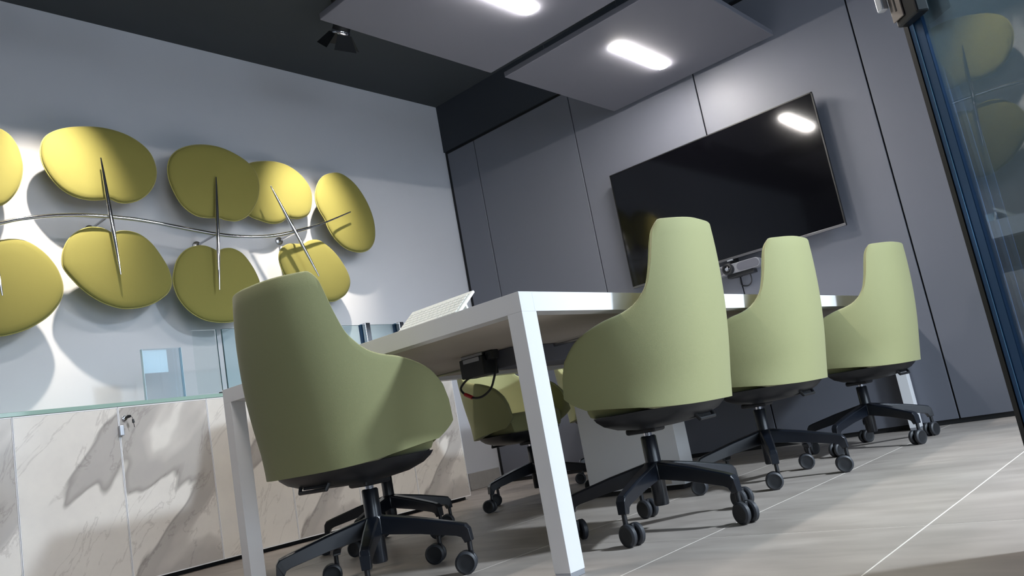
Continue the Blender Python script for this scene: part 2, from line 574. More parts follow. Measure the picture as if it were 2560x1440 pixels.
# ------------------------------------------------------------------ leaf sculpture on the left wall
LEAVES = {
    'A': (-4.36, [(1.127, 2.190), (1.151, 2.270), (1.208, 2.330), (1.280, 2.362), (1.337, 2.365), (1.380, 2.352), (1.411, 2.325), (1.438, 2.275), (1.453, 2.202), (1.454, 2.149), (1.442, 2.086), (1.414, 2.022), (1.370, 1.965), (1.326, 1.940), (1.277, 1.940), (1.236, 1.952), (1.189, 1.956), (1.145, 2.010), (1.126, 2.099)]),
    'B': (-4.36, [(1.548, 2.269), (1.563, 2.327), (1.602, 2.374), (1.678, 2.415), (1.779, 2.442), (1.883, 2.452), (1.988, 2.438), (2.076, 2.398), (2.136, 2.337), (2.160, 2.250), (2.147, 2.168), (2.102, 2.094), (2.041, 2.044), (1.976, 2.019), (1.923, 2.018), (1.881, 2.033), (1.837, 2.024), (1.761, 2.017), (1.688, 2.032), (1.627, 2.071), (1.577, 2.138), (1.551, 2.207)]),
    'C': (-4.33, [(2.219, 2.257), (2.245, 2.321), (2.300, 2.375), (2.385, 2.414), (2.481, 2.431), (2.576, 2.427), (2.671, 2.398), (2.755, 2.349), (2.803, 2.284), (2.811, 2.192), (2.776, 2.091), (2.707, 1.999), (2.624, 1.955), (2.549, 1.954), (2.503, 1.966), (2.434, 1.959), (2.354, 1.969), (2.281, 2.023), (2.237, 2.108), (2.216, 2.186)]),
    'D': (-4.42, [(2.822, 2.391), (2.935, 2.420), (3.033, 2.426), (3.130, 2.404), (3.212, 2.350), (3.265, 2.273), (3.267, 2.179), (3.228, 2.082), (3.151, 2.041), (3.087, 2.036), (3.056, 2.040), (2.995, 2.001), (2.921, 1.988), (2.840, 2.004), (2.764, 2.032), (2.717, 2.104), (2.721, 2.224), (2.763, 2.328)]),
    'E': (-4.38, [(3.271, 2.190), (3.298, 2.275), (3.356, 2.347), (3.445, 2.386), (3.529, 2.389), (3.620, 2.336), (3.691, 2.245), (3.737, 2.138), (3.754, 2.028), (3.736, 1.916), (3.674, 1.840), (3.582, 1.811), (3.473, 1.830), (3.389, 1.895), (3.341, 1.974), (3.331, 2.014), (3.319, 2.042), (3.284, 2.109)]),
    'F': (-4.36, [(1.095, 1.539), (1.112, 1.619), (1.161, 1.693), (1.217, 1.736), (1.266, 1.751), (1.289, 1.744), (1.329, 1.759), (1.387, 1.769), (1.444, 1.761), (1.501, 1.726), (1.550, 1.672), (1.584, 1.608), (1.600, 1.531), (1.589, 1.470), (1.554, 1.411), (1.505, 1.361), (1.428, 1.313), (1.356, 1.287), (1.286, 1.277), (1.206, 1.303), (1.132, 1.375), (1.100, 1.453)]),
    'G': (-4.36, [(1.607, 1.652), (1.615, 1.714), (1.644, 1.777), (1.688, 1.824), (1.747, 1.855), (1.806, 1.860), (1.847, 1.849), (1.880, 1.832), (1.915, 1.847), (1.969, 1.850), (2.029, 1.833), (2.088, 1.784), (2.136, 1.709), (2.170, 1.634), (2.178, 1.558), (2.151, 1.500), (2.091, 1.453), (2.015, 1.421), (1.926, 1.408), (1.859, 1.416), (1.778, 1.449), (1.702, 1.506), (1.644, 1.575), (1.616, 1.618)]),
    'H': (-4.36, [(2.190, 1.558), (2.204, 1.635), (2.235, 1.704), (2.285, 1.755), (2.347, 1.783), (2.408, 1.788), (2.458, 1.773), (2.488, 1.760), (2.532, 1.777), (2.586, 1.780), (2.647, 1.752), (2.694, 1.691), (2.729, 1.619), (2.743, 1.546), (2.715, 1.443), (2.640, 1.372), (2.548, 1.328), (2.453, 1.320), (2.354, 1.337), (2.272, 1.386), (2.213, 1.463)]),
    'I': (-4.40, [(2.934, 1.754), (2.960, 1.810), (3.020, 1.844), (3.095, 1.848), (3.140, 1.853), (3.188, 1.878), (3.267, 1.883), (3.351, 1.829), (3.419, 1.751), (3.465, 1.660), (3.473, 1.590), (3.433, 1.520), (3.372, 1.480), (3.301, 1.457), (3.186, 1.468), (3.081, 1.518), (2.982, 1.593), (2.941, 1.678)]),
}


def catmull_closed(pts, k=4):
    out = []
    n = len(pts)
    for i in range(n):
        p0, p1, p2, p3 = (np.array(pts[(i + j) % n]) for j in (-1, 0, 1, 2))
        for s in range(k):
            t = s / k
            out.append(tuple(0.5 * (2 * p1 + (p2 - p0) * t + (2 * p0 - 5 * p1 + 4 * p2 - p3) * t * t + (3 * p1 - p0 - 3 * p2 + p3) * t ** 3)))
    return out


def catmull_open(pts, k=6):
    out = []
    n = len(pts)
    for i in range(n - 1):
        p0, p1, p2, p3 = (np.array(pts[min(max(i + j, 0), n - 1)]) for j in (-1, 0, 1, 2))
        for s in range(k):
            t = s / k
            out.append(tuple(0.5 * (2 * p1 + (p2 - p0) * t + (2 * p0 - 5 * p1 + 4 * p2 - p3) * t * t + (3 * p1 - p0 - 3 * p2 + p3) * t ** 3)))
    out.append(tuple(pts[-1]))
    return out


SCO = (XL, 2.45, 1.85)
sculpt = root('wall_sculpture', SCO, 'chrome branch with mustard upholstered leaf pads on the white wall', 'wall sculpture')
for k, (xp, pts) in LEAVES.items():
    oc = catmull_closed(pts, 4)
    c = np.mean(np.array(oc), 0)
    n = len(oc)
    vs, fs = [], []
    rings = [(0.92, -0.012), (0.985, -0.010), (0.998, -0.004), (1.0, 0.002), (0.996, 0.008), (0.985, 0.013), (0.955, 0.018), (0.86, 0.023), (0.62, 0.0265), (0.3, 0.028)]
    for s, dx in rings:
        for p in oc:
            q = c + (np.array(p) - c) * s
            vs.append((xp + dx, q[0], q[1]))
    for i in range(len(rings) - 1):
        for j in range(n):
            j2 = (j + 1) % n
            fs.append((i * n + j, i * n + j2, (i + 1) * n + j2, (i + 1) * n + j))
    fs.append(tuple(range(n - 1, -1, -1)))
    vs.append((xp + 0.0285, c[0], c[1]))
    ci = len(vs) - 1
    b0 = (len(rings) - 1) * n
    fs += [(b0 + j, b0 + (j + 1) % n, ci) for j in range(n)]
    lf = link('leaf_pad', G().add(vs, fs).mesh('leaf_pad', MT['leaf'], smooth=True, off=SCO), sculpt)
    ring = [(xp + 0.002, c[0] + (p[0] - c[0]) * 1.002, c[1] + (p[1] - c[1]) * 1.002) for p in oc]
    ring.append(ring[0])
    link('piping', G().tube(ring, 0.0035, 6, cap=False).mesh('piping', MT['leaf_pipe'], smooth=True, off=SCO), lf)
    # hidden standoff that carries the pad
    g = G().tube([(XL + 0.0005, c[0], c[1]), (xp - 0.012, c[0], c[1])], 0.012, 10)
    link('standoff', g.mesh('standoff', MT['chrome'], off=SCO, smooth=True), lf)

rail = [(1.092, 1.759), (1.205, 1.795), (1.316, 1.831), (1.403, 1.859), (1.539, 1.887), (1.680, 1.904), (1.820, 1.908), (1.993, 1.903), (2.174, 1.883), (2.346, 1.861), (2.457, 1.849), (2.604, 1.843), (2.737, 1.849), (2.877, 1.868), (3.014, 1.902), (3.144, 1.941), (3.267, 1.984), (3.493, 2.078)]
rp = [(-4.30, a, b) for a, b in catmull_open(rail, 5)]
rad = [0.0105] * len(rp)
for i in range(14):
    rad[-1 - i] = 0.0045 + 0.006 * i / 14
link('branch', G().tube(rp, rad, 12).mesh('branch', MT['chrome'], smooth=True, off=SCO), sculpt)
for (t0, t1) in (((1.242, 2.044), (1.299, 1.459)), ((1.822, 2.239), (1.868, 1.578)), ((2.493, 2.209), (2.427, 1.498)), ((2.868, 2.194), (3.141, 1.598))):
    P = [(-4.284, t0[0] + (t1[0] - t0[0]) * s, t0[1] + (t1[1] - t0[1]) * s) for s in (0, .1, .3, .5, .7, .9, 1)]
    link('stem', G().tube(P, [0.004, 0.007, 0.0105, 0.012, 0.0105, 0.007, 0.004], 12).mesh('stem', MT['chrome'], smooth=True, off=SCO), sculpt)
for (yy, zz, rz_) in ((1.22, 1.80, 0), (1.835, 1.908, 0), (2.46, 1.849, 0), (3.05, 1.912, 0)):
    br = link('bracket', G().tube([(XL + 0.012, yy, zz), (-4.30, yy, zz)], 0.007, 10).mesh('bracket', MT['chrome'], smooth=True, off=SCO), sculpt)
    link('rosette', G().lathe([(0.026, 0.0), (0.026, 0.010), (0.022, 0.013)], (XL + 0.0005, yy, zz), (1, 0, 0), 24).mesh('rosette', MT['steel'], smooth=True, off=SCO), br)

# ------------------------------------------------------------------ television
TVX0, TVX1, TVZ0, TVZ1, TVY = -2.919, -1.451, 1.181, 2.000, 4.70
tvo = ((TVX0 + TVX1) / 2, YB, TVZ0)
tv = root('television', tvo, 'large black flat television mounted on the grey panelled wall', 'television')
boxobj('casing', TVX0 + 0.004, TVX1 - 0.004, TVY + 0.001, TVY + 0.034, TVZ0 + 0.004, TVZ1 - 0.004, MT['tv_body'], tv, tvo, 0.004)
boxobj('screen', TVX0 + 0.008, TVX1 - 0.008, TVY - 0.0012, TVY + 0.0008, TVZ0 + 0.016, TVZ1 - 0.008, MT['tv_screen'], tv, tvo)
g = G()
for a in ((TVX0, TVX0 + 0.007, TVZ0, TVZ1), (TVX1 - 0.007, TVX1, TVZ0, TVZ1), (TVX0, TVX1, TVZ1 - 0.007, TVZ1)):
    g.box(a[0], a[1], TVY - 0.003, TVY + 0.012, a[2], a[3])
link('bezel', g.mesh('bezel', MT['tv_body'], off=tvo), tv)
boxobj('bottom_trim', TVX0, TVX1, TVY - 0.004, TVY + 0.012, TVZ0, TVZ0 + 0.014, MT['tv_trim'], tv, tvo, 0.001, 'thin silver lower edge')
boxobj('badge', -2.205, -2.165, TVY - 0.006, TVY + 0.004, TVZ0 - 0.008, TVZ0 + 0.001, MT['alu'], tv, tvo, 0.001)
boxobj('rear_housing', -2.65, -1.72, TVY + 0.033, TVY + 0.060, 1.22, 1.62, MT['tv_body'], tv, tvo, 0.004)
boxobj('wall_mount', -2.45, -1.92, TVY + 0.059, YB - 0.0185, 1.35, 1.75, MT['black'], tv, tvo)

# conference camera bar under the television
cco = (-2.19, 4.74, 1.075)
cc = root('conference_camera', cco, 'grey conference camera bar with a round lens under the television', 'camera')


def stadium(x0, x1, z0, z1, y, n=10):
    r = (z1 - z0) / 2
    zc = (z0 + z1) / 2
    pts = []
    for k in range(n + 1):
        a = -PI / 2 + PI * k / n
        pts.append((x1 - r + r * math.cos(a), y, zc + r * math.sin(a)))
    for k in range(n + 1):
        a = PI / 2 + PI * k / n
        pts.append((x0 + r + r * math.cos(a), y, zc + r * math.sin(a)))
    return pts


link('bar_body', G().prism(stadium(-2.393, -1.988, 1.090, 1.150, 4.672), (0, 0.062, 0)).mesh('bar_body', MT['cam_trim'], 0.003, off=cco), cc)
for xa, xb in ((-2.388, -2.235), (-2.140, -1.993)):
    link('speaker_grille', G().prism(stadium(xa, xb, 1.0945, 1.1455, 4.6695), (0, 0.003, 0)).mesh('speaker_grille', MT['cam_fabric'], off=cco), cc)
ln = link('lens_housing', G().lathe([(0.026, 0.0), (0.036, 0.003), (0.0365, 0.025), (0.033, 0.032), (0.024, 0.034), (0.022, 0.028)], (-2.193, 4.673, 1.120), (0, -1, 0), 28).mesh('lens_housing', MT['plastic'], smooth=True, off=cco), cc)
link('lens', G().lathe([(0.020, 0.0), (0.018, 0.005), (0.010, 0.009), (0.003, 0.0105)], (-2.193, 4.645, 1.120), (0, -1, 0), 24, [0, 0, 1]).mesh('lens', [MT['lens'], MT['lens_glint']], smooth=True, off=cco), ln)
boxobj('shelf_bracket', -2.225, -2.045, 4.690, 4.745, 1.066, 1.0895, MT['plastic'], cc, cco, 0.004)
boxobj('upright', -2.21, -2.17, 4.745, YB - 0.0185, 1.07, 1.20, MT['plastic'], cc, cco, 0.002)
link('cable', G().tube(catmull_open([(-2.10, 4.74, 1.085), (-2.095, 4.745, 1.05), (-2.11, 4.765, 1.02), (-2.145, 4.78, 1.005), (-2.186, 4.787, 1.02), (-2.187, 4.788, 1.06)]), 0.0035, 8).mesh('cable', MT['plastic'], smooth=True, off=cco), cc)

# ------------------------------------------------------------------ conference table
TXL, TXR, TYF, TYB, TZ = -2.918, -1.352, 1.614, 4.775, 0.74
to = ((TXL + TXR) / 2, (TYF + TYB) / 2, 0)
table = root('conference_table', to, 'long white conference table with square legs standing against grey wall', 'table')
boxobj('tabletop', TXL + 0.0553, TXR - 0.0553, TYF + 0.0553, TYB - 0.0553, 0.712, TZ, MT['table'], table, to)
boxobj('underside_board', TXL + 0.055, TXR - 0.055, TYF + 0.055, TYB - 0.055, 0.704, 0.7118, MT['underside'], table, to)
g = 0.0003
for (ax0, ax1, ay0, ay1) in ((TXL, TXR, TYF, TYF + 0.055), (TXL, TXR, TYB - 0.055, TYB),
                             (TXL, TXL + 0.055, TYF + 0.055 + g, TYB - 0.055 - g), (TXR - 0.055, TXR, TYF + 0.055 + g, TYB - 0.055 - g)):
    boxobj('edge_beam', ax0, ax1, ay0, ay1, 0.686, TZ, MT['table'], table, to, 0.0006)
for lx in (TXL, TXR - 0.052):
    for ly in (TYF, TYB - 0.060):
        lg = boxobj('leg', lx, lx + 0.052, ly, ly + 0.060, 0.014, 0.6859, MT['table'], table, to, 0.0006)
        boxobj('foot', lx + 0.001, lx + 0.051, ly + 0.001, ly + 0.059, 0.0005, 0.0138, MT['alu'], lg, to, 0.001, 'grey metal foot')
pd = boxobj('pedestal', -2.45, -1.925, 3.185, 3.29, 0.022, 0.7038, MT['table'], table, to, 0.002, 'white box pedestal in the middle of table')
boxobj('pedestal_base', -2.43, -1.945, 3.20, 3.28, 0.0005, 0.0215, MT['black'], pd, to)
boxobj('cable_hatch', -2.16, -1.99, 3.1835, 3.1848, 0.03, 0.105, MT['underside'], pd, to)
boxobj('cable_tray', -2.20, -2.04, 2.36, 4.60, 0.632, 0.7035, MT['board'], table, to, 0.003, 'grey cable tray under the top')
link('cross_rod', G().tube([(-2.86, 2.60, 0.694), (-1.41, 2.60, 0.694)], 0.006, 8).mesh('cross_rod', MT['steel'], off=to, smooth=True), table)

# power box hanging below the table top with its looped cable
pbo = (-2.19, 2.29, 0.7038)
pb = root('power_box', pbo, 'black power box with looped cable fixed under the white table', 'power box')
boxobj('box_body', -2.262, -2.135, 2.262, 2.345, 0.615, 0.690, MT['plastic'], pb, pbo, 0.003)
boxobj('bracket', -2.258, -2.140, 2.270, 2.335, 0.6905, 0.7035, MT['steel'], pb, pbo, 0.002)
boxobj('label_plate', -2.238, -2.150, 2.2595, 2.2618, 0.672, 0.688, MT['steel'], pb, pbo)
boxobj('clip', -2.134, -2.095, 2.280, 2.320, 0.668, 0.7035, MT['plastic'], pb, pbo, 0.004)
lp = catmull_open([(-2.185, 2.270, 0.622), (-2.235, 2.265, 0.612), (-2.275, 2.262, 0.585), (-2.262, 2.262, 0.560), (-2.22, 2.262, 0.538), (-2.17, 2.262, 0.534), (-2.12, 2.263, 0.555), (-2.095, 2.268, 0.595), (-2.090, 2.285, 0.640), (-2.095, 2.295, 0.668)], 6)
link('cable', G().tube(lp, 0.0045, 8).mesh('cable', MT['plastic'], smooth=True, off=pbo), pb)
link('connector', G().tube([(-2.258, 2.262, 0.557), (-2.222, 2.262, 0.539)], 0.0075, 10).mesh('connector', MT['red'], off=pbo, smooth=True), pb, 'red connector sleeve')

# ------------------------------------------------------------------ keyboard propped on the table edge
kc = Vector((-1.815, 1.742, TZ))
kb = root('keyboard', kc, 'white compact keyboard propped up at the front edge of table', 'keyboard', rz=math.radians(-1.5))
tilt = math.radians(41)
KW, KD = 0.298, 0.112


def kpt(x, d, h):
    return (x, -0.043 + d * math.cos(tilt) - h * math.sin(tilt), 0.012 + d * math.sin(tilt) + h * math.cos(tilt))


def kbox(x0, x1, d0, d1, h0, h1):
    vs = [kpt(x, d, h) for x in (x0, x1) for d in (d0, d1) for h in (h0, h1)]
    return G().add(vs, [(0, 1, 3, 2), (4, 6, 7, 5), (0, 4, 5, 1), (2, 3, 7, 6), (0, 2, 6, 4), (1, 5, 7, 3)])


link('case', kbox(-KW / 2, KW / 2, 0, KD, -0.009, 0.0).mesh('case', MT['key'], 0.003), kb)
link('key_bed', kbox(-KW / 2 + 0.008, KW / 2 - 0.008, 0.007, KD - 0.016, 0.0001, 0.0008).mesh('key_bed', MT['key_gap']), kb)
prop = G().prism([(-0.10, kpt(0, 0.100, -0.0095)[1], kpt(0, 0.100, -0.0095)[2]), (-0.10, kpt(0, 0.106, -0.0095)[1], kpt(0, 0.106, -0.0095)[2]), (-0.10, 0.070, 0.0005), (-0.10, 0.060, 0.0005)], (0.20, 0, 0))
link('prop_stand', prop.mesh('prop_stand', MT['key'], 0.0005), kb)
link('front_lip', kbox(-KW / 2, KW / 2, -0.006, -0.0002, -0.012, 0.001).mesh('front_lip', MT['key'], 0.001), kb)
boxk = G()
boxk.box(-0.11, 0.11, -0.047, -0.030, 0.0005, 0.0060)
link('rest', boxk.mesh('rest', MT['key']), kb)
rows, pitch = 6, 0.0198
for r in range(rows):
    nk = 14
    d0 = 0.009 + r * 0.0148
    hh = 0.0128 if r < 5 else 0.009
    xs = -KW / 2 + 0.0105
    if r == 0:
        widths = [1, 1, 1, 1.2, 5.4, 1.2, 1, 1, 1.2]
    elif r == 1:
        widths = [1.7] + [1] * 10 + [2.3]
    elif r == 2:
        widths = [1.4] + [1] * 11 + [1.6]
    else:
        widths = [1] * 14
    tot = sum(widths)
    px = (KW - 0.021) / tot
    for wd in widths:
        link('key', kbox(xs + 0.0012, xs + wd * px - 0.0012, d0, d0 + hh, 0.0009, 0.0034).mesh('key', MT['key'], 0.0006, 1), kb)
        xs += wd * px

# ------------------------------------------------------------------ marble-fronted cabinets
XC = -3.95
CY = [0.316, 1.200, 2.090, 2.968, 3.852]
CL = ['marble-fronted low cabinet cut off by the left edge of the picture', 'marble-fronted low cabinet with a key and clip at its middle joint', 'marble-fronted low cabinet directly behind the left table leg', 'marble-fronted low cabinet nearest the grey wall']
for i in range(4):
    y0, y1 = CY[i], CY[i + 1]
    co = ((XC + XL) / 2, (y0 + y1) / 2, 0)
    cb = root('cabinet', co, CL[i], 'cabinet', 'row of low marble-fronted cabinets')
    boxobj('body', XL + 0.0005, XC - 0.020, y0 + 0.0005, y1 - 0.0005, 0.030, 0.832, MT['white'], cb, co)
    boxobj('plinth', XL + 0.03, XC - 0.055, y0 + 0.0005, y1 - 0.0005, 0.0005, 0.0295, MT['black'], cb, co)
    ym = {1: 1.645}.get(i, (y0 + y1) / 2)
    for j, (a, b) in enumerate(((y0, ym), (ym, y1))):
        dr = boxobj('door', XC - 0.0195, XC, a + 0.0045, b - 0.0045, 0.0275, 0.826, MT['marble'], cb, co, 0.0008)
        g = G()
        g.box(XC - 0.0195, XC + 0.0012, a + 0.0010, a + 0.0040, 0.0275, 0.826)
        g.box(XC - 0.0195, XC + 0.0012, b - 0.0040, b - 0.0010, 0.0275, 0.826)
        g.box(XC - 0.0195, XC + 0.0012, a + 0.0010, b - 0.0010, 0.8262, 0.831)
        g.box(XC - 0.0195, XC + 0.0012, a + 0.0010, b - 0.0010, 0.0225, 0.0273)
        link('edge_band', g.mesh('edge_band', MT['white'], off=co), dr)
        if i == 1 and j == 1:
            lk = link('lock', G().lathe([(0.012, 0.0), (0.012, 0.007), (0.008, 0.009)], (XC + 0.0005, 1.672, 0.775), (1, 0, 0), 20).mesh('lock', MT['chrome'], smooth=True, off=co), dr)
            gk = G().tube([(XC + 0.009, 1.672, 0.775), (XC + 0.036, 1.676, 0.778), (XC + 0.046, 1.682, 0.778)], [0.003, 0.008, 0.006], 10)
            link('key_head', gk.mesh('key_head', MT['plastic'], smooth=True, off=co), dr)
            gk = G().tube([(XC + 0.040, 1.690, 0.776), (XC + 0.041, 1.694, 0.762)], 0.0012, 6)
            gk.tube([(XC + 0.041, 1.694, 0.763), (XC + 0.041, 1.696, 0.745)], [0.0045, 0.0060], 10)
            gk.tube([(XC + 0.041, 1.696, 0.745), (XC + 0.041, 1.698, 0.724)], 0.0016, 6)
            link('spare_key', gk.mesh('spare_key', MT['plastic'], smooth=True, off=co), dr)
            boxobj('clip', XC + 0.0014, XC + 0.022, 1.640, 1.658, 0.694, 0.742, MT['alu'], dr, co, 0.002)

wt = boxobj('glass_worktop', XL + 0.0005, XC + 0.004, 0.316, 3.856, 0.8325, 0.852, MT['slab_glass'], bevel=0.0015)
tag(wt, 'greenish glass worktop lying along the low marble cabinets', 'worktop')

# glass upstand on the cabinets
XG = -4.02
go = (XG, 2.3, 0.852)
gs = root('glass_screen', go, 'low clear glass upstand with chrome posts along the glass worktop', 'glass screen')
boxobj('pane', XG - 0.004, XG + 0.004, 2.09, 2.222, 0.8665, 1.206, MT['pane'], gs, go)
boxobj('pane', XG - 0.004, XG + 0.004, 2.262, 3.52, 0.8665, 1.206, MT['pane_blue_refl'], gs, go, 0, 'pane with a blue reflection tinted in')
for yy in (2.2245, 2.2575):
    boxobj('pane_edge', XG - 0.0045, XG + 0.0045, yy, yy + 0.0025, 0.8665, 1.208, MT['pane_edge'], gs, go)
boxobj('top_edge', XG - 0.0042, XG + 0.0042, 2.2605, 3.52, 1.2062, 1.2085, MT['pane_edge'], gs, go)
for yy in (2.215, 2.24, 2.265):
    boxobj('foot', XG - 0.010, XG + 0.010, yy - 0.006, yy + 0.006, 0.8525, 0.8663, MT['black'], gs, go, 0.001)
for yy in (3.235, 3.515):
    p = boxobj('post', XG + 0.0047, XG + 0.036, yy - 0.018, yy + 0.022, 0.8525, 1.216, MT['chrome'], gs, go, 0.003)
    boxobj('post', XG - 0.036, XG - 0.0047, yy - 0.018, yy + 0.022, 0.8525, 1.216, MT['blue_metal'], gs, go, 0.003)

# acrylic leaflet holder
ao = (-4.12, 1.965, 0.852)
ac = root('leaflet_holder', ao, 'clear acrylic leaflet holder glinting blue on the glass worktop', 'leaflet holder')
boxobj('base', -4.16, -4.08, 1.855, 2.075, 0.8525, 0.866, MT['acrylic_edge'], ac, ao, 0.002)
boxobj('sheet', -4.116, -4.112, 1.863, 2.067, 0.8665, 1.135, MT['acrylic'], ac, ao)
boxobj('sheet', -4.135, -4.131, 1.863, 2.067, 0.8665, 1.135, MT['acrylic'], ac, ao)
g = G()
for yy in (1.861, 2.067):
    boxobj('edge', -4.135, -4.112, yy, yy + 0.002, 0.8665, 1.135, MT['acrylic_edge'], ac, ao)
boxobj('leaflet', -4.128, -4.1265, 1.868, 1.995, 1.010, 1.130, MT['leaflet'], ac, ao)  # insert added so its pale colour gives the holder a bluish glow

# ------------------------------------------------------------------ open glass door at the right
E0 = Vector((-0.327, 1.773, 0))
tdir = Vector((0.743, -0.669, 0)).normalized()
ndir = Vector((-0.669, -0.743, 0)).normalized()
door = root('door_1', (E0.x, E0.y, 0), 'open glass door with a blue metal edge and lock', kind='structure')


def slab(name, s0, s1, n0, n1, z0, z1, m, parent, bevel=0.0, label=None):
    vs = []
    for s in (s0, s1):
        for n in (n0, n1):
            for z in (z0, z1):
                p = tdir * s + ndir * n
                vs.append((p.x, p.y, z))
    g = G().add(vs, [(0, 1, 3, 2), (4, 6, 7, 5), (0, 4, 5, 1), (2, 3, 7, 6), (0, 2, 6, 4), (1, 5, 7, 3)])
    return link(name, g.mesh(name, m, bevel), parent, label)


slab('glass_pane', 0.053, 0.93, -0.005, 0.005, 0.012, 2.15, MT['smoked'], door)
slab('seal', 0.0, 0.013, -0.014, 0.014, 0.012, 2.15, MT['black'], door)
slab('edge_profile', 0.0133, 0.0525, -0.012, 0.012, 0.012, 2.15, MT['blue_metal'], door, 0.001)
slab('edge_line', 0.027, 0.029, 0.0122, 0.0136, 0.012, 2.15, MT['blue_edge'], door)
slab('edge_profile', 0.931, 0.96, -0.012, 0.012, 0.012, 2.15, MT['blue_metal'], door, 0.001)
lc = slab('lock_case', 0.020, 0.087, 0.0145, 0.042, 1.030, 1.21, MT['plastic'], door, 0.004, 'black lock case')
slab('lock_plate', 0.018, 0.052, 0.0425, 0.046, 1.043, 1.20, MT['lockgrey'], lc, 0.001)
slab('lock_case', 0.020, 0.087, -0.042, -0.0145, 1.030, 1.21, MT['plastic'], door, 0.004)
slab('key_slot', 0.034, 0.038, 0.0462, 0.0468, 1.060, 1.11, MT['black'], lc)
slab('thumb_turn', 0.000, 0.020, 0.0465, 0.062, 1.076, 1.115, MT['alu'], lc, 0.004)

# ------------------------------------------------------------------ swivel chairs
CP = dict(zb=.367, w0=.271, w1=.307, w2=.259, b0=-.258, b1=-.300, b2=-.322, f=.143, p=.75, zbf=.403)
RIM_A = [0, .30, .40, .45, .485, .52, .56, .61, .68, .78, .90, .97, 1.0]
RIM_Z = [.922, .924, .926, .902, .803, .737, .705, .678, .660, .647, .614, .553, .450]
SHY = -0.02      # the shell sits a little behind the column


def quad(z, a, b, c, z0=.375, z1=.62, z2=.93):
    return a * (z - z1) * (z - z2) / ((z0 - z1) * (z0 - z2)) + b * (z - z0) * (z - z2) / ((z1 - z0) * (z1 - z2)) + c * (z - z0) * (z - z1) / ((z2 - z0) * (z2 - z1))


def pch(x, xs, ys):
    xs, ys = np.array(xs), np.array(ys)
    d = np.diff(ys) / np.diff(xs)
    m = np.zeros_like(ys)
    m[1:-1] = np.where(d[:-1] * d[1:] > 0, 2 * d[:-1] * d[1:] / (d[:-1] + d[1:] + 1e-12), 0)
    m[0], m[-1] = d[0], d[-1]
    i = np.clip(np.searchsorted(xs, x) - 1, 0, len(xs) - 2)
    h = xs[i + 1] - xs[i]
    t = (x - xs[i]) / h
    return (2 * t ** 3 - 3 * t ** 2 + 1) * ys[i] + (t ** 3 - 2 * t ** 2 + t) * h * m[i] + (-2 * t ** 3 + 3 * t ** 2) * ys[i + 1] + (t ** 3 - t ** 2) * h * m[i + 1]


def shell_grid(u, nt):
    d = CP
    a = np.abs(u)
    zr = pch(a, RIM_A, RIM_Z)
    zb = d['zb'] + (d['zbf'] - d['zb']) * a ** 3
    t = np.linspace(0, 1, nt)[:, None]
    z = zb + t * (zr - zb)
    W = quad(z, d['w0'], d['w1'], d['w2'])
    Yb = quad(z, d['b0'], d['b1'], d['b2'])
    Yf = d['f'] - .13 * np.clip((.48 - z) / .1, 0, 1) ** 2
    ph = a * PI / 2
    X = W * np.sign(u) * np.sin(ph) ** d['p']
    Y = Yb + (Yf - Yb) * (1 - np.cos(ph) ** d['p'])
    return np.stack([X, Y + SHY, z], -1)


def make_shell():
    u = np.concatenate([np.linspace(0, .34, 8), np.linspace(.37, .43, 4), np.linspace(.44, .56, 15), np.linspace(.585, .90, 11), np.linspace(.92, 1.0, 6)])
    u = np.concatenate([-u[::-1][:-1], u])
    nt = 15
    P = shell_grid(u, nt)
    gu = np.gradient(P, axis=1)
    gt = np.gradient(P, axis=0)
    N = np.cross(gu, gt)
    N /= np.linalg.norm(N, axis=-1, keepdims=True) + 1e-9
    # outward: away from the seat axis
    s = np.sign((N[..., 0] * P[..., 0] + N[..., 1] * (P[..., 1] - 0.05)).sum())
    N *= s
    T = gt / (np.linalg.norm(gt, axis=-1, keepdims=True) + 1e-9)
    hgt = P[-1, :, 2] - P[0, :, 2]
    th = 0.030 * np.clip(hgt / 0.12, 0.05, 1.0)
    rows = [P[i] for i in range(nt)]
    for k in range(1, 6):
        an = PI * k / 6
        rows.append(P[-1] - N[-1] * (th / 2)[:, None] * (1 - math.cos(an)) + T[-1] * (th / 2)[:, None] * math.sin(an) * 0.6)
    for i in range(nt - 1, -1, -1):
        rows.append(P[i] - N[i] * th[:, None])
    A = np.array(rows)
    nr, nu = A.shape[:2]
    vs = A.reshape(-1, 3)
    fs = []
    for i in range(nr - 1):
        for j in range(nu - 1):
            fs.append((i * nu + j, i * nu + j + 1, (i + 1) * nu + j + 1, (i + 1) * nu + j))
    for j in range(nu - 1):
        fs.append(((nr - 1) * nu + j, (nr - 1) * nu + j + 1, j + 1, j))
    for j in (0, nu - 1):
        fs.append(tuple(i * nu + j for i in range(nr)))
    seam = P[-1] - N[-1] * (th * 0.9)[:, None] + T[-1] * (th * 0.12)[:, None]
    return G().add(vs, fs), seam


def foot_ring(z, s, front=0.17, inset=0.0, n=20):
    """closed outline following the shell at height z"""
    u = np.linspace(-.93, .93, n)
    W = quad(z, CP['w0'], CP['w1'], CP['w2']) - inset
    Yb = quad(z, CP['b0'], CP['b1'], CP['b2']) + inset
    ph = np.abs(u) * PI / 2
    X = W * np.sign(u) * np.sin(ph) ** CP['p']
    Y = Yb + (front - Yb) * (1 - np.cos(ph) ** CP['p'])
    pts = list(zip(X, Y))
    xa, ya = pts[-1]
    for k in range(1, 8):
        t = k / 8
        an = PI * t
        pts.append((xa * math.cos(an), ya + 0.035 * math.sin(an)))
    cx, cy = 0.0, -0.04
    return [(cx + (x - cx) * s, cy + (y - cy) * s + SHY, z) for x, y in pts]


